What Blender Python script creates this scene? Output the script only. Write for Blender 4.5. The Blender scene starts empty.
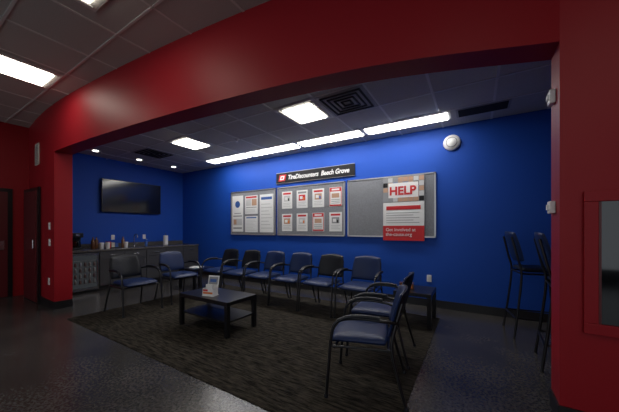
import bpy, math, random
from mathutils import Vector, Matrix
random.seed(4)
S=bpy.context.scene
S.view_settings.view_transform='Standard'
S.view_settings.look='None'
S.view_settings.exposure=.6
# ---------------------------------------------------------------- materials
def mat(name,col,rough=.5,metal=0,emit=None,estr=0,noise=None,bump=0,nscale=200,spec=.5,coat=0):
    m=bpy.data.materials.new(name); m.use_nodes=True
    nt=m.node_tree; b=nt.nodes['Principled BSDF']
    b.inputs['Base Color'].default_value=(*col,1)
    b.inputs['Roughness'].default_value=rough
    b.inputs['Metallic'].default_value=metal
    b.inputs['Specular IOR Level'].default_value=spec
    b.inputs['Coat Weight'].default_value=coat
    if emit:
        b.inputs['Emission Color'].default_value=(*emit,1); b.inputs['Emission Strength'].default_value=estr
    if noise or bump:
        tc=nt.nodes.new('ShaderNodeTexCoord')
        n=nt.nodes.new('ShaderNodeTexNoise'); n.inputs['Scale'].default_value=nscale; n.inputs['Detail'].default_value=4
        nt.links.new(tc.outputs['Object'],n.inputs['Vector'])
        if noise:
            r=nt.nodes.new('ShaderNodeValToRGB')
            r.color_ramp.elements[0].position=.35; r.color_ramp.elements[1].position=.65
            r.color_ramp.elements[0].color=(*[c*(1-noise) for c in col],1)
            r.color_ramp.elements[1].color=(*[min(1,c*(1+noise)) for c in col],1)
            nt.links.new(n.outputs['Fac'],r.inputs['Fac']); nt.links.new(r.outputs['Color'],b.inputs['Base Color'])
        if bump:
            bp=nt.nodes.new('ShaderNodeBump'); bp.inputs['Strength'].default_value=bump; bp.inputs['Distance'].default_value=.01
            nt.links.new(n.outputs['Fac'],bp.inputs['Height']); nt.links.new(bp.outputs['Normal'],b.inputs['Normal'])
    return m
M={}
M['red']=mat('red_paint',(.28,.006,.013),.5,bump=.06,nscale=150,noise=.04,spec=.3)
M['blue']=mat('blue_paint',(.007,.068,.42),.6,bump=.06,nscale=150,noise=.03,spec=.3)
M['base']=mat('black_rubber_base',(.008,.008,.01),.45)
M['tile']=mat('ceiling_tile',(.50,.49,.46),.9,noise=.10,bump=.3,nscale=120)
M['tbar']=mat('ceiling_tbar',(.66,.65,.62),.5)
M['lens']=mat('light_lens',(.9,.9,.9),.5,emit=(1,.97,.92),estr=12)
M['lens2']=mat('troffer_lens',(.9,.9,.9),.5,emit=(1,.92,.80),estr=7)
M['trof']=mat('troffer_body',(.6,.6,.58),.4)
M['white']=mat('white_plastic',(.75,.75,.74),.4)
M['paper']=mat('paper_white',(.72,.73,.74),.7)
M['black']=mat('black_laminate',(.008,.008,.010),.28,bump=.02)
M['frame']=mat('black_metal',(.008,.008,.010),.3,metal=.0)
M['navy']=mat('navy_vinyl',(.008,.022,.085),.42,bump=.1,nscale=300,spec=.3)
M['bvinyl']=mat('black_vinyl',(.007,.009,.015),.42,bump=.1,nscale=300,spec=.3)
M['grayb']=mat('gray_fabric',(.19,.20,.225),.8,noise=.2,bump=.3,nscale=90)
M['alu']=mat('aluminium',(.55,.55,.57),.35,metal=.8)
M['steel']=mat('stainless',(.5,.5,.5),.25,metal=1)
M['cab']=mat('cabinet_gray',(.045,.045,.05),.45,noise=.1,nscale=40)
M['ctop']=mat('counter_top',(.085,.08,.075),.25,noise=.35,nscale=60)
M['glass']=mat('dark_glass',(.006,.007,.009),.06,coat=.5)
M['cool']=mat('cooler_interior_glow',(.03,.033,.037),.15,emit=(.8,.9,1),estr=.015)  # front panel; faint emission stands in for light inside the cooler
M['can']=mat('cooler_bottles',(.16,.17,.18),.3)
M['can2']=mat('cooler_bottles_dark',(.08,.05,.05),.3)
M['tv']=mat('tv_screen',(.004,.004,.005),.12)
M['pred']=mat('print_red',(.50,.012,.018),.6)
M['pblue']=mat('print_blue',(.03,.10,.35),.6)
M['pgray']=mat('print_gray',(.25,.26,.28),.6)
M['plight']=mat('print_lightgray',(.50,.51,.53),.6)
M['pdark']=mat('print_dark',(.012,.012,.015),.6,spec=.2)
M['por']=mat('print_orange',(.7,.18,.03),.6)
M['skin']=mat('print_tan',(.45,.27,.18),.6)
M['vent']=mat('vent_metal',(.30,.30,.29),.5)
M['vdark']=mat('vent_dark',(.02,.02,.02),.7)
M['door']=mat('door_maroon',(.10,.008,.012),.4)
M['cup']=mat('cup_paper',(.6,.55,.48),.6)
M['choc']=mat('bottle_brown',(.12,.05,.02),.2)
# floor
def floor_mat():
    m=bpy.data.materials.new('polished_concrete'); m.use_nodes=True; nt=m.node_tree; b=nt.nodes['Principled BSDF']
    tc=nt.nodes.new('ShaderNodeTexCoord')
    n1=nt.nodes.new('ShaderNodeTexNoise'); n1.inputs['Scale'].default_value=1.6; n1.inputs['Detail'].default_value=6
    n2=nt.nodes.new('ShaderNodeTexNoise'); n2.inputs['Scale'].default_value=45; n2.inputs['Detail'].default_value=3
    for n in (n1,n2): nt.links.new(tc.outputs['Object'],n.inputs['Vector'])
    r=nt.nodes.new('ShaderNodeValToRGB'); r.color_ramp.elements[0].position=.3; r.color_ramp.elements[1].position=.7
    r.color_ramp.elements[0].color=(.034,.032,.032,1); r.color_ramp.elements[1].color=(.068,.064,.063,1)
    nt.links.new(n1.outputs['Fac'],r.inputs['Fac'])
    mx=nt.nodes.new('ShaderNodeMixRGB'); mx.blend_type='MULTIPLY'; mx.inputs['Fac'].default_value=.9
    r2=nt.nodes.new('ShaderNodeValToRGB'); r2.color_ramp.elements[0].position=.38; r2.color_ramp.elements[1].position=.62
    r2.color_ramp.elements[0].color=(.45,.45,.45,1); r2.color_ramp.elements[1].color=(1.35,1.35,1.35,1)
    nt.links.new(n2.outputs['Fac'],r2.inputs['Fac'])
    nt.links.new(r.outputs['Color'],mx.inputs['Color1']); nt.links.new(r2.outputs['Color'],mx.inputs['Color2'])
    nt.links.new(mx.outputs['Color'],b.inputs['Base Color'])
    b.inputs['Roughness'].default_value=.24
    return m
M['floor']=floor_mat()
def rug_mat():
    m=bpy.data.materials.new('brown_carpet'); m.use_nodes=True; nt=m.node_tree; b=nt.nodes['Principled BSDF']
    tc=nt.nodes.new('ShaderNodeTexCoord'); mp=nt.nodes.new('ShaderNodeMapping'); mp.inputs['Scale'].default_value=(2.2,16,1)
    n=nt.nodes.new('ShaderNodeTexNoise'); n.inputs['Scale'].default_value=2.6; n.inputs['Detail'].default_value=6; n.inputs['Roughness'].default_value=.7
    nt.links.new(tc.outputs['Object'],mp.inputs['Vector']); nt.links.new(mp.outputs['Vector'],n.inputs['Vector'])
    r=nt.nodes.new('ShaderNodeValToRGB'); r.color_ramp.elements[0].position=.40; r.color_ramp.elements[1].position=.62
    r.color_ramp.elements[0].color=(.007,.006,.005,1); r.color_ramp.elements[1].color=(.055,.048,.038,1)
    nt.links.new(n.outputs['Fac'],r.inputs['Fac']); nt.links.new(r.outputs['Color'],b.inputs['Base Color'])
    bp=nt.nodes.new('ShaderNodeBump'); bp.inputs['Strength'].default_value=.4; bp.inputs['Distance'].default_value=.01
    nt.links.new(n.outputs['Fac'],bp.inputs['Height']); nt.links.new(bp.outputs['Normal'],b.inputs['Normal'])
    b.inputs['Roughness'].default_value=.95; b.inputs['Specular IOR Level'].default_value=.1
    return m
M['rug']=rug_mat()
# ---------------------------------------------------------------- mesh builder
class MB:
    def __init__(s): s.v=[];s.f=[];s.m=[];s.sm=[];s.mats=[]
    def mi(s,k):
        if k not in s.mats: s.mats.append(k)
        return s.mats.index(k)
    def add(s,vs,fs,k,smooth=False,T=None):
        o=len(s.v); i=s.mi(k)
        for p in vs:
            p=Vector(p)
            if T is not None: p=T@p
            s.v.append(tuple(p))
        for f in fs: s.f.append([o+a for a in f]); s.m.append(i); s.sm.append(smooth)
    def box(s,a,b,k,T=None,bev=0):
        x0,y0,z0=[min(a[i],b[i]) for i in range(3)]; x1,y1,z1=[max(a[i],b[i]) for i in range(3)]
        if bev<=0:
            vs=[(x0,y0,z0),(x1,y0,z0),(x1,y1,z0),(x0,y1,z0),(x0,y0,z1),(x1,y0,z1),(x1,y1,z1),(x0,y1,z1)]
            s.add(vs,[(0,3,2,1),(4,5,6,7),(0,1,5,4),(1,2,6,5),(2,3,7,6),(3,0,4,7)],k,False,T); return
        import bmesh
        bm=bmesh.new(); bmesh.ops.create_cube(bm,size=1)
        for v in bm.verts: v.co=Vector(((x0+x1)/2+v.co.x*(x1-x0),(y0+y1)/2+v.co.y*(y1-y0),(z0+z1)/2+v.co.z*(z1-z0)))
        bmesh.ops.bevel(bm,geom=bm.edges[:],offset=bev,segments=2,affect='EDGES',profile=.5)
        bm.verts.index_update()
        s.add([v.co.copy() for v in bm.verts],[[v.index for v in f.verts] for f in bm.faces],k,False,T); bm.free()
    def prism(s,pts,z0,z1,k,T=None):
        n=len(pts)
        vs=[(p[0],p[1],z0) for p in pts]+[(p[0],p[1],z1) for p in pts]
        fs=[tuple(range(n))[::-1],tuple(range(n,2*n))]+[(i,(i+1)%n,n+(i+1)%n,n+i) for i in range(n)]
        s.add(vs,fs,k,False,T)
    def tube(s,path,r,k,n=10,T=None,ry=None,cap=True):
        P=[Vector(p) for p in path]; vs=[];fs=[]
        prev=None
        for i,p in enumerate(P):
            d=(P[min(i+1,len(P)-1)]-P[max(i-1,0)]).normalized()
            if prev is None:
                ref=Vector((1,0,0)) if abs(d.x)<.9 else Vector((0,1,0))
                a=(ref-d*ref.dot(d)).normalized()
            else: a=(prev-d*prev.dot(d)).normalized()
            prev=a; b=d.cross(a)
            rr=r[i] if isinstance(r,(list,tuple)) else r
            r2=rr if ry is None else ry
            for j in range(n):
                t=2*math.pi*j/n; vs.append(p+a*math.cos(t)*rr+b*math.sin(t)*r2)
        for i in range(len(P)-1):
            for j in range(n):
                fs.append((i*n+j,i*n+(j+1)%n,(i+1)*n+(j+1)%n,(i+1)*n+j))
        s.add(vs,fs,k,True,T)
        if cap:
            s.add(vs[:n],[tuple(range(n))[::-1]],k,False,T); s.add(vs[-n:],[tuple(range(n))],k,False,T)
    def lathe(s,prof,k,c=(0,0,0),n=20,T=None):
        vs=[];fs=[]
        for r,z in prof:
            for j in range(n):
                t=2*math.pi*j/n; vs.append((c[0]+r*math.cos(t),c[1]+r*math.sin(t),c[2]+z))
        for i in range(len(prof)-1):
            for j in range(n): fs.append((i*n+j,i*n+(j+1)%n,(i+1)*n+(j+1)%n,(i+1)*n+j))
        s.add(vs,fs,k,True,T)
        s.add(vs[:n],[tuple(range(n))[::-1]],k,False,T); s.add(vs[-n:],[tuple(range(n))],k,False,T)
    def cushion(s,fn,k,n=16,thick=.05,e=5,T=None):
        def sq(u,v):
            q=.30
            return u*math.sqrt(1-q*v*v*.5*(abs(u)**3)), v*math.sqrt(1-q*u*u*.5*(abs(v)**3))
        for sgn in (1,-1):
            vs=[];fs=[]
            for i in range(n+1):
                for j in range(n+1):
                    u=-math.cos(math.pi*i/n); v=-math.cos(math.pi*j/n)
                    m=max(abs(u),abs(v)); h=(max(0,1-m**e))**.5
                    a,b=sq(u,v); p,nn=fn(a,b); vs.append(Vector(p)+Vector(nn)*(sgn*thick/2*h))
            for i in range(n):
                for j in range(n):
                    q=[i*(n+1)+j,(i+1)*(n+1)+j,(i+1)*(n+1)+j+1,i*(n+1)+j+1]
                    fs.append(q if sgn>0 else q[::-1])
            s.add(vs,fs,k,True,T)
    def obj(s,name,loc=(0,0,0),rot=0,data_only=False):
        me=bpy.data.meshes.new(name)
        me.from_pydata([tuple(v) for v in s.v],[],s.f)
        for k in s.mats: me.materials.append(M[k])
        for i,p in enumerate(me.polygons): p.material_index=s.m[i]; p.use_smooth=s.sm[i]
        me.update()
        if data_only: return me
        return place(me,name,loc,rot)
def place(me,name,loc=(0,0,0),rot=0,parent=None,sc=1):
    o=bpy.data.objects.new(name,me); S.collection.objects.link(o); o.location=loc; o.rotation_euler=(0,0,rot); o.scale=(sc,sc,sc)
    if parent: o.parent=parent
    return o
def smooth(pts,n=6):
    P=[Vector(p) for p in pts]; out=[]
    P2=[P[0]*2-P[1]]+P+[P[-1]*2-P[-2]]
    for i in range(1,len(P2)-2):
        for k in range(n):
            t=k/n; a,b,c,d=P2[i-1:i+3]
            out.append(.5*((2*b)+(c-a)*t+(2*a-5*b+4*c-d)*t*t+(3*b-a-3*c+d)*t**3))
    out.append(P[-1]); return out
def text(body,size,loc,rot,k,parent,name,shear=0,ext=.002,sx=1,align='LEFT',bold=0):
    c=bpy.data.curves.new(name,'FONT'); c.body=body; c.size=size; c.extrude=ext; c.shear=shear; c.align_x=align; c.offset=bold
    c.materials.append(M[k]); o=bpy.data.objects.new(name,c); S.collection.objects.link(o)
    o.location=loc; o.rotation_euler=rot; o.scale=(sx,1,1); o.parent=parent
    return o
# ---------------------------------------------------------------- room shell
D=5.1; H=3.08; HF=3.45; LX=-7.75; RX=2.2; HB=2.65; TH=.24
b=MB(); b.box((-10,-5,-.1),(5,5.6,0),'floor'); b.obj('floor')
b=MB(); b.box((LX-.15,D,0),(RX+.15,D+.15,H+.5),'blue'); b.obj('wall_back')
b=MB(); b.box((LX-.15,1.86,0),(LX,D,H+.5),'blue'); b.obj('wall_left')
b=MB(); b.box((RX,2.74,0),(RX+.15,D,H+.5),'blue'); b.obj('wall_right')
b=MB(); b.box((-8.05,-5,0),(-7.9,1.95,HF),'red'); b.obj('wall_far_left')
b=MB(); b.box((4.0,-5,0),(4.15,2.74,HF),'red'); b.obj('wall_far_right')
curve=smooth([(-7.9,1.74,0),(-7,1.66,0),(-6,1.62,0),(-4.8,1.65,0),(-3.5,1.73,0),(-2.3,1.84,0),(-1.2,1.99,0),(-.4,2.18,0),(.5,2.5,0)],8)
front=[(p.x,p.y) for p in curve]
def cy(x):
    for a,c in zip(front,front[1:]):
        if a[0]<=x<=c[0]: return a[1]+(c[1]-a[1])*(x-a[0])/(c[0]-a[0])
    return front[0][1] if x<front[0][0] else 2.5
left=[p for p in front if p[0]<=-5.99]
jl=left[-1]
head=[p for p in front if p[0]>=jl[0]-1e-6]
def cwall(name,pts,z0,z1,k='red',th=TH,dy=0):
    b=MB(); n=len(pts)
    F=[(p[0],p[1]+dy) for p in pts]; B=[(p[0],p[1]+dy+th) for p in pts]
    vs=[(x,y,z0) for x,y in F]+[(x,y,z1) for x,y in F]+[(x,y,z0) for x,y in B]+[(x,y,z1) for x,y in B]
    fs=[];
    for i in range(n-1):
        fs+=[(i,i+1,n+i+1,n+i),(2*n+i+1,2*n+i,3*n+i,3*n+i+1),(n+i,n+i+1,3*n+i+1,3*n+i),(i+1,i,2*n+i,2*n+i+1)]
    fs+=[(0,n,3*n,2*n),(n-1,2*n+n-1,3*n+n-1,2*n-1)]
    b.add(vs,fs,k); return b.obj(name)
cwall('wall_front_left',left,0,HF)
cwall('wall_header',head,HB,HF)
b=MB(); b.box((.5,2.5,0),(4.0,2.74,HF),'red'); b.obj('wall_front_right')
# baseboards
b=MB(); b.box((-6.9,D-.012,0),(RX,D,.13),'base'); b.obj('baseboard_back')
cwall('baseboard_front_left',left,0,.13,'base',.012,-.012)
b=MB(); b.box((jl[0],jl[1]-.012,0),(jl[0]+.012,jl[1]+TH,.13),'base'); b.obj('baseboard_jamb_left')
b=MB(); b.box((.488,2.488,0),(.5,2.74,.13),'base'); b.obj('baseboard_jamb_right')
b=MB(); b.box((.5,2.488,0),(4,2.5,.13),'base'); b.obj('baseboard_front_right')
b=MB(); b.box((-7.9,-5,0),(-7.888,.2,.13),'base'); b.obj('baseboard_far_left')
# ceilings
TL=.68
b=MB(); poly=[(p[0],p[1]+.2) for p in front if p[0]>LX]+[(RX,2.65),(RX,D),(LX,D)]
b.prism(poly,H,H+.08,'tile')
xs=[-2.5+TL*i for i in range(-8,8)]; ys=[3.06+TL*i for i in range(-1,4)]
for x in xs:
    if LX<x<RX: b.box((x-.014,cy(x)+.22,H-.006),(x+.014,D,H),'tbar')
for y in ys:
    if 1.9<y<D: b.box((LX,y-.014,H-.006),(RX if y>2.7 else -.4,y+.014,H-.001),'tbar')
b.obj('ceiling')
b=MB(); b.box((-8.1,-5,HF),(4.2,2.8,HF+.1),'tile')
fx=[-5.4+.7*i for i in range(-3,14)]; fy=[.7+.7*i for i in range(-8,3)]
for x in fx: b.box((x-.012,-5,HF-.006),(x+.012,cy(x)+.05,HF),'tbar')
for y in fy: b.box((-7.9,y-.012,HF-.006),(4,y+.012,HF-.001),'tbar')
b.obj('ceiling_front')
# lights: linear panels
P=1.385
for i in range(4):
    x0=-5.84+i*P; b=MB(); b.box((x0+.01,4.42+.02,H-.012),(x0+P-.01,4.42+.34,H-.007),'trof'); b.box((x0+.055,4.42+.05,H-.022),(x0+P-.055,4.42+.31,H-.012),'lens')
    b.obj('linear_ceiling_light')
def troffer(x0,y0,z,s=.66):
    b=MB(); b.box((0,0,-.012),(s,s,-.007),'trof')
    b.box((.10,.08,-.03),(s-.10,s-.08,-.012),'lens2')
    for xx in (.05,s-.05): b.box((xx-.012,.04,-.02),(xx+.012,s-.04,-.012),'tbar')
    return b.obj('troffer_ceiling_light',(x0,y0,z))
troffer(-2.49,3.07,H); troffer(-5.21,3.07,H)
troffer(-5.45,.71,HF,.68); troffer(-3.12,.46,HF,.68); troffer(-1.19,-.69-.7,HF,.68); troffer(-3.29,-2.09,HF,.68); troffer(.91,.01,HF,.68); troffer(.91,-2.79,HF,.68)
def diffuser(name,x0,y0,w,h,z):
    b=MB(); b.box((0,0,-.012),(w,h,-.007),'vent')
    for k in range(4):
        t=.05+k*.07
        if w-2*t<.06 or h-2*t<.06: break
        for a,c in (((t,t),(w-t,t+.02)),((t,h-t-.02),(w-t,h-t)),((t,t),(t+.02,h-t)),((w-t-.02,t),(w-t,h-t))):
            b.box((a[0],a[1],-.026),(c[0],c[1],-.01),'vdark')
    return b.obj(name,(x0,y0,z))
diffuser('ceiling_air_diffuser',-1.81,3.07,.66,.66,H)
diffuser('ceiling_air_diffuser',-6.57,3.07,.66,.66,H)
b=MB(); b.box((0,0,-.012),(.66,.32,-.007),'vent')
for i in range(9): b.box((.03,.03+i*.03,-.02),(.63,.045+i*.03,-.012),'vdark')
b.obj('ceiling_return_vent',(-.24,4.44,H))
for p in ((-7.1,2.6),(-7.1,3.5),(-7.1,4.4)):
    b=MB(); b.lathe([(.09,-.001),(.09,-.012),(.065,-.014)],'white'); b.lathe([(.05,-.012),(.05,-.02)],'lens2'); b.obj('recessed_downlight',(p[0],p[1],H))
for p in ((-3.9,3.7),(-.8,3.0)):
    b=MB(); b.lathe([(.05,-.001),(.05,-.01),(.02,-.02),(.012,-.05),(.03,-.055)],'white'); b.obj('fire_sprinkler',(p[0],p[1],H))
b=MB(); b.lathe([(.05,-.001),(.05,-.01),(.02,-.02),(.012,-.05),(.03,-.055)],'white'); b.obj('fire_sprinkler',(-4.4,.35,HF))
# ---------------------------------------------------------------- rug
b=MB(); b.box((-5.2,1.55,0),(-.45,4.5,.008),'rug'); b.obj('area_rug')
RZ=.010
# ---------------------------------------------------------------- chairs (faces local +Y)
def chair_mesh(bk,seatk='navy'):
    b=MB()
    def seat(u,v):
        x=u*.255*(1-.04*(v<0)); y=v*.245+.02
        z=.462+.012*(1-u*u)-(.02*max(0,v)**3)+.01*u*u
        return (x,y,z),(0,0,1)
    b.cushion(seat,seatk,14,.075)
    def back(u,v):
        w=.235*(1-.05*v); x=u*w
        y=-.262-.055*(v+1)*.9+.045*u*u
        z=.70+.18*v+.012*(1-u*u)*(v>0)*v
        return (x,y,z),(u*-.35,.95,.2)
    b.cushion(back,bk,14,.05)
    def backshell(u,v):
        p,n=back(u*1.03,v*1.03); return (p[0],p[1]-.016,p[2]),n
    b.cushion(backshell,'bvinyl',12,.03)
    for s in (-1,1):
        path=smooth([(s*.30,.27,.004),(s*.30,.25,.25),(s*.30,.225,.52),(s*.298,.19,.62),(s*.297,.10,.665),(s*.292,-.05,.675),(s*.28,-.19,.665),(s*.245,-.285,.65)],5)
        b.tube(path,.013,'frame',8)
        b.tube(smooth([(s*.302,.17,.645),(s*.303,.08,.685),(s*.298,-.05,.695),(s*.288,-.16,.688)],5),.024,'bvinyl',8,ry=.016)
        b.tube(smooth([(s*.285,-.36,.006),(s*.27,-.30,.22),(s*.25,-.25,.44),(s*.235,-.275,.60),(s*.215,-.33,.80)],5),.013,'frame',8)
        b.tube([(s*.30,.235,.43),(s*.25,-.24,.43)],.011,'frame',8)
        for q in ((s*.30,.27),(s*.285,-.36)): b.lathe([(.018,0),(.018,.02),(.013,.025)],'bvinyl',(q[0],q[1],0),10)
    b.tube([(-.30,.20,.42),(.30,.20,.42)],.011,'frame',8)
    b.tube([(-.26,-.22,.42),(.26,-.22,.42)],.011,'frame',8)
    b.tube([(-.24,-.285,.62),(.24,-.285,.62)],.009,'frame',8)
    return b.obj('waiting_chair',data_only=True)
cb=chair_mesh('navy'); ck=chair_mesh('bvinyl')
row=[(-4.66,'k'),(-4.03,'k'),(-3.40,'b'),(-2.78,'b'),(-2.15,'k'),(-1.50,'b')]
for x,k in row: place(ck if k=='k' else cb,'waiting_chair',(x,3.93,RZ),math.pi+random.uniform(-.03,.03))
place(ck,'waiting_chair',(-4.80,2.30,RZ),-math.pi/2+.03)
place(cb,'waiting_chair',(-4.84,3.12,RZ),-math.pi/2-.05)
place(cb,'waiting_chair',(-.83,2.25,RZ),math.pi/2+.24,sc=.96)
place(cb,'waiting_chair',(-.92,2.96,RZ),math.pi/2+.08,sc=.98)
# ---------------------------------------------------------------- tables
def table(name,w,d,h,loc,shelf):
    b=MB(); b.box((-w/2,-d/2,h-.05),(w/2,d/2,h),'black',bev=.003)
    for sx in (-1,1):
        for sy in (-1,1): b.box((sx*w/2,sy*d/2,0),(sx*(w/2-.05),sy*(d/2-.05),h-.05),'black')
    if shelf: b.box((-w/2+.02,-d/2+.02,.17),(w/2-.02,d/2-.02,.19),'black')
    return b.obj(name,loc)
table('coffee_table',.97,.52,.44,(-3.06,2.54,RZ),True)
table('side_table',.55,.55,.46,(-5.50,3.98,0),False)
table('side_table',.5,.55,.46,(-.75,4.2,RZ),False)
b=MB()
b.box((-.09,-.06,0),(.09,.06,.01),'white'); 
T=Matrix.Translation((0,.035,.01))@Matrix.Rotation(math.radians(-12),4,'X')
b.box((-.085,-.004,0),(.085,.0,.25),'paper',T); b.box((-.07,-.006,.13),(.07,-.004,.23),'pgray',T); b.box((-.05,-.008,.16),(.05,-.006,.20),'pblue',T)
b.box((-.085,-.055,.01),(.085,-.048,.10),'paper'); b.box((-.075,-.057,.03),(.075,-.055,.055),'por'); b.box((-.075,-.057,.065),(.0,-.055,.09),'pred')
b.box((-.088,-.05,.01),(-.082,.045,.10),'white'); b.box((.082,-.05,.01),(.088,.045,.10),'white')
b.box((-.05,-.03,.01),(.05,.0,.15),'paper')
b.obj('brochure_holder',(-3.06,2.42,.451),.25)
b=MB(); b.box((-.10,-.06,0),(.10,.06,.09),'choc',bev=.004); b.box((-.08,-.062,.02),(.08,-.06,.07),'por'); b.cushion(lambda u,v:((u*.04,v*.03,.10),(0,0,1)),'paper',6,.04)
b.obj('tissue_box',(-.86,4.14,.471),.2)
b=MB()
for i in range(3): b.box((-.11,-.14,.004*i),(.11,.14,.004*i+.004),'paper' if i!=1 else 'pblue',Matrix.Rotation(.1*i,4,'Z'))
b.obj('magazine_stack',(-5.5,3.95,.461),.3)
# ---------------------------------------------------------------- bar stools (face local +Y)
def stool_mesh():
    b=MB()
    b.cushion(lambda u,v:((u*.22,v*.22,.84+.012*(1-u*u)),(0,0,1)),'bvinyl',12,.06)
    def back(u,v): return (u*.20*(1-.05*v),-.225-.05*(v+1)+.05*u*u,1.13+.19*v),(-.3*u,.95,.15)
    b.cushion(back,'navy',12,.04)
    for s in (-1,1):
        b.tube(smooth([(s*.24,.26,0),(s*.215,.22,.4),(s*.20,.18,.80)],5),.013,'frame',8)
        b.tube(smooth([(s*.24,-.30,0),(s*.22,-.25,.4),(s*.205,-.215,.80),(s*.20,-.25,.98),(s*.18,-.31,1.25)],5),.013,'frame',8)
        b.tube([(s*.229,.245,.25),(s*.23,-.277,.25)],.010,'frame',8)
        b.tube([(s*.20,.18,.80),(s*.205,-.215,.80)],.012,'frame',8)
    for y,z,xx in ((.242,.25,.23),(-.277,.25,.23),(.18,.80,.2),(-.215,.80,.2)): b.tube([(-xx,y,z),(xx,y,z)],.010,'frame',8)
    return b.obj('bar_stool',data_only=True)
sm=stool_mesh()
place(sm,'bar_stool',(.67,4.42,.001),-math.pi/2+.15)
place(sm,'bar_stool',(.85,3.55,.001),-math.pi/2-.05)
b=MB(); b.box((1.15,3.0,1.05),(1.75,5.0,1.10),'ctop',bev=.004); b.box((1.45,3.1,0),(1.55,4.9,1.05),'black'); b.obj('bar_counter')
# ---------------------------------------------------------------- counter along left wall
CX=-6.95; b=MB()
b.box((LX+.01,2.62,.10),(CX-.02,D-.02,.86),'cab'); b.box((LX+.01,2.0,.0),(CX-.02,2.10,.86),'cab')
b.box((LX+.01,2.62,0),(CX-.07,D-.02,.10),'base')
b.box((LX+.01,2.0,.86),(CX+.01,D-.015,.90),'ctop',bev=.004)
n=5; L=(D-.02-2.62)/n
for i in range(n):
    y0=2.62+i*L
    b.box((CX-.02,y0+.008,.68),(CX-.002,y0+L-.008,.84),'cab'); b.box((CX-.02,y0+.008,.12),(CX-.002,y0+L-.008,.67),'cab')
    b.tube([(CX+.02,y0+L/2-.06,.77),(CX+.02,y0+L/2+.06,.77)],.006,'steel',6); b.tube([(CX+.02,y0+L-.06,.50),(CX+.02,y0+L-.06,.62)],.006,'steel',6)
b.obj('base_cabinet')
b=MB(); b.box((LX+.002,2.0,.902),(LX+.02,D-.015,1.0),'ctop'); b.obj('trim_backsplash')
b=MB(); b.box((-7.55,2.115,.0),(CX-.03,2.605,.84),'frame')
b.box((CX-.03,2.115,.06),(CX+.0,2.605,.84),'steel'); b.box((CX-.0,2.16,.12),(CX+.006,2.56,.79),'cool')
for i in range(5): b.box((CX+.006,2.17,.20+i*.12),(CX+.012,2.55,.210+i*.12),'can')
b.tube([(CX+.035,2.57,.25),(CX+.035,2.57,.70)],.009,'steel',8)
for i in range(4):
    for j in range(5): b.lathe([(.024,0),(.024,.05),(.01,.08)],('can','can2')[(i*3+j)%2],(CX+.012,2.20+j*.08,.215+i*.12),8)
b.obj('beverage_cooler')
CZ=.901
b=MB(); b.box((-.12,-.1,0),(.12,.1,.04),'bvinyl',bev=.006); b.box((-.12,-.1,.0),(-.03,.1,.34),'bvinyl',bev=.006); b.box((-.12,-.1,.26),(.12,.1,.36),'bvinyl',bev=.01)
b.lathe([(.06,.04),(.075,.10),(.07,.17),(.05,.20)],'glass',(.045,0,0)); b.tube(smooth([(.11,0,.18),(.15,0,.15),(.14,0,.08),(.11,0,.07)],4),.008,'bvinyl',6); b.box((.12,-.03,.30),(.122,.03,.33),'steel')
b.obj('coffee_maker',(-7.4,2.35,CZ))
b=MB(); b.lathe([(.035,0),(.045,.12),(.047,.125)],'paper'); b.lathe([(.048,.12),(.048,.13),(.04,.14)],'white'); cupm=b.obj('paper_cup',data_only=True)
for y in (2.75,2.87,3.25): place(cupm,'paper_cup',(-7.2,y,CZ))
b=MB(); b.lathe([(.04,0),(.04,.17),(.015,.22),(.015,.26)],'choc'); bo=b.obj('syrup_bottle',data_only=True)
for p in ((-7.45,2.68),(-7.55,2.78),(-7.5,3.32)): place(bo,'syrup_bottle',(p[0],p[1],CZ))
b=MB(); b.box((-.09,-.12,0),(.09,.12,.02),'frame'); 
for k in range(3): b.box((-.08,-.11+k*.075,.02),(.06,-.045+k*.075,.15-.02*k),('pred','cup','pblue')[k])
b.obj('condiment_caddy',(-7.35,3.02,CZ))
b=MB(); b.lathe([(.03,0),(.03,.02),(.012,.03)],'steel'); b.tube(smooth([(0,0,.02),(0,0,.22),(.03,0,.30),(.10,0,.32),(.16,0,.28),(.17,0,.22)],5),.012,'steel',8); b.tube([(0,.02,.05),(0,.09,.09)],.008,'steel',8)
b.obj('sink_faucet',(-7.55,3.6,CZ))
b=MB(); b.lathe([(.035,0),(.035,.12),(.012,.14),(.012,.17)],'pblue'); b.box((-.006,-.006,.17),(.05,.006,.18),'white'); b.obj('soap_dispenser',(-7.45,3.85,CZ))
b=MB(); b.lathe([(.08,0),(.08,.01)],'steel'); b.lathe([(.06,.01),(.06,.27)],'paper'); b.lathe([(.008,.27),(.008,.32),(.015,.33)],'steel'); b.obj('paper_towel_holder',(-7.4,4.35,CZ))
# ---------------------------------------------------------------- television
b=MB(); b.box((LX+.002,3.4,2.0),(LX+.05,3.9,2.35),'frame'); b.box((LX+.05,2.93,1.77),(LX+.09,4.36,2.58),'frame',bev=.005); b.box((LX+.09,2.945,1.79),(LX+.093,4.345,2.565),'tv')
b.obj('wall_television')
def plate(name,loc,axis,w=.075,h=.12):
    b=MB()
    if axis=='y': b.box((-w/2,-.008,-h/2),(w/2,0,h/2),'white',bev=.002); [b.box((-.016,-.011,z-.015),(.016,-.008,z+.015),'paper') for z in (-.025,.025)]
    else: b.box((0,-w/2,-h/2),(.008,w/2,h/2),'white',bev=.002); [b.box((.008,-.016,z-.015),(.011,.016,z+.015),'paper') for z in (-.025,.025)]
    return b.obj(name,loc)
plate('wall_outlet',(-.68,D-.001,.49),'y'); plate('wall_outlet',(LX+.001,3.95,1.14),'x'); plate('wall_outlet',(LX+.001,3.2,1.14),'x')
plate('light_switch',(-6.22,1.622,1.40),'y'); plate('thermostat',(-6.22,1.622,1.12),'y')
plate('wall_outlet',(-6.25,1.622,.45),'y')
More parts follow.
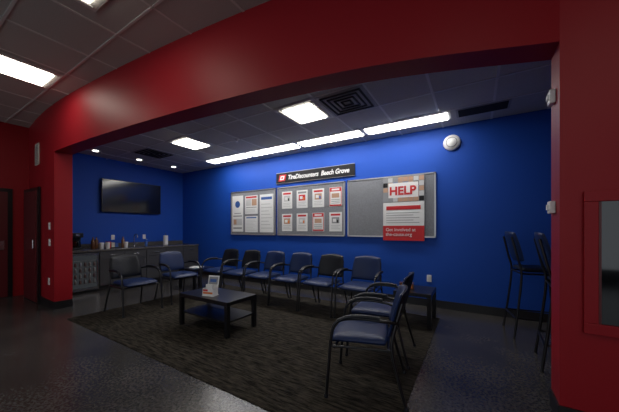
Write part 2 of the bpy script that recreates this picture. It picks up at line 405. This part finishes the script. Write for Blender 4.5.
# ---------------------------------------------------------------- boards
BY=D-.002
def board(x0,x1,z0,z1):
    b=MB(); b.box((x0,D-.03,z0),(x1,BY,z1),'grayb')
    w=.022
    for a,c in (((x0,z0),(x1,z0+w)),((x0,z1-w),(x1,z1)),((x0,z0),(x0+w,z1)),((x1-w,z0),(x1,z1))): b.box((a[0],D-.04,a[1]),(c[0],D-.03,c[1]),'alu')
    return b.obj('bulletin_board')
board(-5.57,-4.06,1.2,2.33); board(-4.0,-2.26,1.2,2.33); board(-2.2,-.57,1.2,2.33)
def sheet(name,x0,x1,z0,z1,y,style,seed=0):
    b=MB(); b.box((x0,y-.005,z0),(x1,y-.001,z1),'paper'); w=x1-x0; h=z1-z0; e=y-.005
    rr=random.Random(seed)
    def r(a,c,d,f,k,l=1): b.box((x0+w*a,e-.0015*l,z0+h*c),(x0+w*d,e,z0+h*f),k)
    if style=='card':
        hc=rr.choice(['pred','pred','pblue','pgray'])
        r(.12,.82,.88,.92,hc)
        ic=rr.choice(['skin','pgray','plight','pred'])
        r(.2,.42,.8,.74,ic); r(.3,.5,.55,.66,'paper',2); r(.6,.45,.72,.6,rr.choice(['pdark','por','pblue']),2)
        for i in range(3): r(.14,.12+i*.09,.86-.12*(i%2),.155+i*.09,'plight')
    if style=='redcard':
        r(.03,.02,.97,.98,'pred'); r(.08,.1,.92,.78,'paper',2); r(.2,.84,.8,.92,'paper',2)
        r(.2,.45,.8,.68,'skin',3)
        for i in range(3): r(.16,.16+i*.09,.84,.19+i*.09,'pgray',3)
    if style=='list':
        for i in range(8): r(.1,.1+i*.09,.9-.12*(i%3),.12+i*.09,'plight')
        r(.1,.86,.9,.93,'pblue')
    if style=='logo':
        r(.1,.08,.9,.12,'pgray'); r(.1,.18,.9,.36,'plight'); r(.15,.2,.4,.34,'skin',2); r(.1,.42,.9,.45,'pgray'); r(.2,.5,.8,.52,'pgray')
        vs=[(x0+w*.5+.09*math.cos(t*math.pi/8),e-.002,z0+h*.76+.09*math.sin(t*math.pi/8)) for t in range(16)]; b.add(vs,[tuple(range(16))],'pblue')
    if style=='multi':
        r(.08,.86,.92,.95,'pred'); r(.08,.45,.48,.8,'plight'); r(.54,.45,.92,.8,'skin'); r(.08,.34,.92,.38,'pgray')
        for i in range(3): r(.08,.1+i*.07,.8,.125+i*.07,'plight')
    return b.obj(name)
y=D-.03
sheet('bulletin_poster',-5.52,-5.12,1.28,2.22,y,'logo')
sheet('bulletin_poster',-5.05,-4.62,1.73,2.20,y,'multi'); sheet('bulletin_poster',-5.05,-4.62,1.27,1.68,y,'list')
sheet('bulletin_poster',-4.55,-4.12,1.27,2.20,y,'list')
for i in range(4):
    x0=-3.86+i*.415
    for j,z in enumerate((1.30,1.82)): sheet('bulletin_flyer',x0,x0+.29,z,z+.40,y,'redcard' if (i,j) in ((3,1),(2,0)) else 'card',i*7+j*3+1)
# help poster
b=MB(); x0,x1,z0,z1=-1.47,-.75,1.14,2.30; yy=D-.055
b.box((x0,yy,z0),(x1,yy+.008,z1),'paper'); e=yy
b.box((x0,e-.002,z1-.46),(x1,e,z1-.0),'pgray')
rr=random.Random(8)
for i in range(8):
    for j in range(5): b.box((x0+.005+i*.09,e-.004,z1-.09*(j+1)),(x0+.085+i*.09,e-.002,z1-.09*j-.01),rr.choice(('skin','pgray','pdark','skin','pblue','plight','pgray')))
b.box((x0+.10,e-.006,z1-.38),(x1-.10,e-.002,z1-.11),'paper')
b.box((x0,e-.002,z0),(x1,e,z0+.27),'pred')
for i in range(5): b.box((x0+.06,e-.002,z1-.66-i*.045),(x1-.08-.1*(i%2),e,z1-.650-i*.045),'pgray')
b.box((x0+.06,e-.003,z1-.60),(x1-.06,e,z1-.53),'pred')
hp=b.obj('help_wanted_poster')
fr=(math.pi/2,0,0)
text('HELP',.21,(-1.355,e-.008,1.975),fr,'pred',hp,'headline',bold=.007)
text('Get involved at\nthe-cause.org',.085,(-1.42,e-.004,1.31),fr,'paper',hp,'footer')
b=MB(); b.box((-4.04,D-.025,2.42),(-2.05,BY,2.67),'pdark'); b.box((-4.04,D-.028,2.662),(-2.05,D-.025,2.67),'alu'); b.box((-4.04,D-.028,2.42),(-2.05,D-.025,2.426),'alu')
T=Matrix.Translation((-3.86,D-.027,2.545))@Matrix(((1,0,.3,0),(0,1,0,0),(0,0,1,0),(0,0,0,1)))
b.box((-.09,-.004,-.075),(.10,0,.075),'pred',T); b.box((-.05,-.007,-.045),(.06,-.004,.045),'paper',T); b.box((-.02,-.009,-.02),(.03,-.007,.02),'pred',T)
sg=b.obj('shop_sign')
text('TireDiscounters  Beech Grove',.142,(-3.70,D-.028,2.50),fr,'paper',sg,'sign_lettering',shear=.25,sx=.86,bold=.003)
b=MB(); T=Matrix.Translation((-.33,D-.001,2.79))@Matrix.Rotation(math.pi/2,4,'X')
b.lathe([(.13,0),(.13,.03),(.115,.05),(.075,.06),(.05,.09),(.0,.095)],'white',T=T); b.lathe([(.085,.055),(.085,.062),(.08,.062)],'pgray',T=T); b.obj('wall_speaker')
for z,h in ((2.32,.10),(1.51,.09)):
    b=MB(); b.box((.5-.035,2.60,z-h/2),(.499,2.68,z+h/2),'white',bev=.006); b.box((.5-.045,2.62,z-.02),(.5-.035,2.66,z+.02),'paper'); b.obj('wall_motion_sensor')
b=MB(); X0,X1,Z0,Z1=.615,1.35,.66,1.60; Y=2.499
for a,c in (((X0,Z0),(X1,Z0+.07)),((X0,Z1-.07),(X1,Z1)),((X0,Z0+.07),(X0+.07,Z1-.07)),((X1-.07,Z0+.07),(X1,Z1-.07))): b.box((a[0],Y-.03,a[1]),(c[0],Y,c[1]),'red',bev=.004)
b.box((X0+.07,Y-.012,Z0+.07),(X1-.07,Y,Z1-.07),'glass'); b.box((X0+.07,Y-.018,Z0+.07),(X0+.085,Y-.012,Z1-.07),'door'); b.box((X1-.09,Y-.05,1.08),(X1-.07,Y-.03,1.2),'steel')
b.obj('wall_fire_hose_cabinet')
b=MB(); b.box((-.11,-.012,-.2),(.11,0,.2),'cup')
for i in range(12): b.box((-.09,-.02,-.18+i*.03),(.09,-.012,-.168+i*.03),'vent')
b.obj('wall_return_grille',(-7.0,1.655,2.75))
b=MB(); b.box((-7.898,.25,0),(-7.87,1.5,2.15),'black'); b.box((-7.875,.32,.02),(-7.86,1.43,2.08),'door'); b.box((-7.86,.6,1.0),(-7.85,1.15,1.95),'glass'); b.box((-7.86,1.3,.95),(-7.83,1.38,1.12),'steel'); b.obj('door_1')
b=MB(); b.box((-7.6,1.60,0),(-6.75,1.635,2.12),'black'); b.box((-7.53,1.585,.02),(-6.82,1.60,2.05),'door'); b.tube([(-6.9,1.57,1.0),(-6.9,1.57,1.15)],.012,'steel',6); b.obj('door_2')
b=MB()
for i in range(8): b.box((-8+i*1.72,-5.05,0),(-7.93+i*1.72,-4.95,HF),'alu')
b.box((-8,-5.05,0),(4.1,-4.95,.3),'base'); b.box((-8,-5.05,2.2),(4.1,-4.95,2.28),'alu'); b.obj('window_1')
# ---------------------------------------------------------------- world & camera
w=bpy.data.worlds.new('World'); S.world=w; w.use_nodes=True; bg=w.node_tree.nodes['Background']
bg.inputs['Color'].default_value=(.85,.92,1,1); bg.inputs['Strength'].default_value=.6
cam=bpy.data.cameras.new('cam'); co=bpy.data.objects.new('camera',cam); S.collection.objects.link(co); S.camera=co
cam.sensor_width=36; cam.lens=36*270/619; cam.shift_y=23/619; cam.clip_start=.02
co.location=(0,0,1.35); co.rotation_euler=(math.pi/2,0,math.radians(31.5))
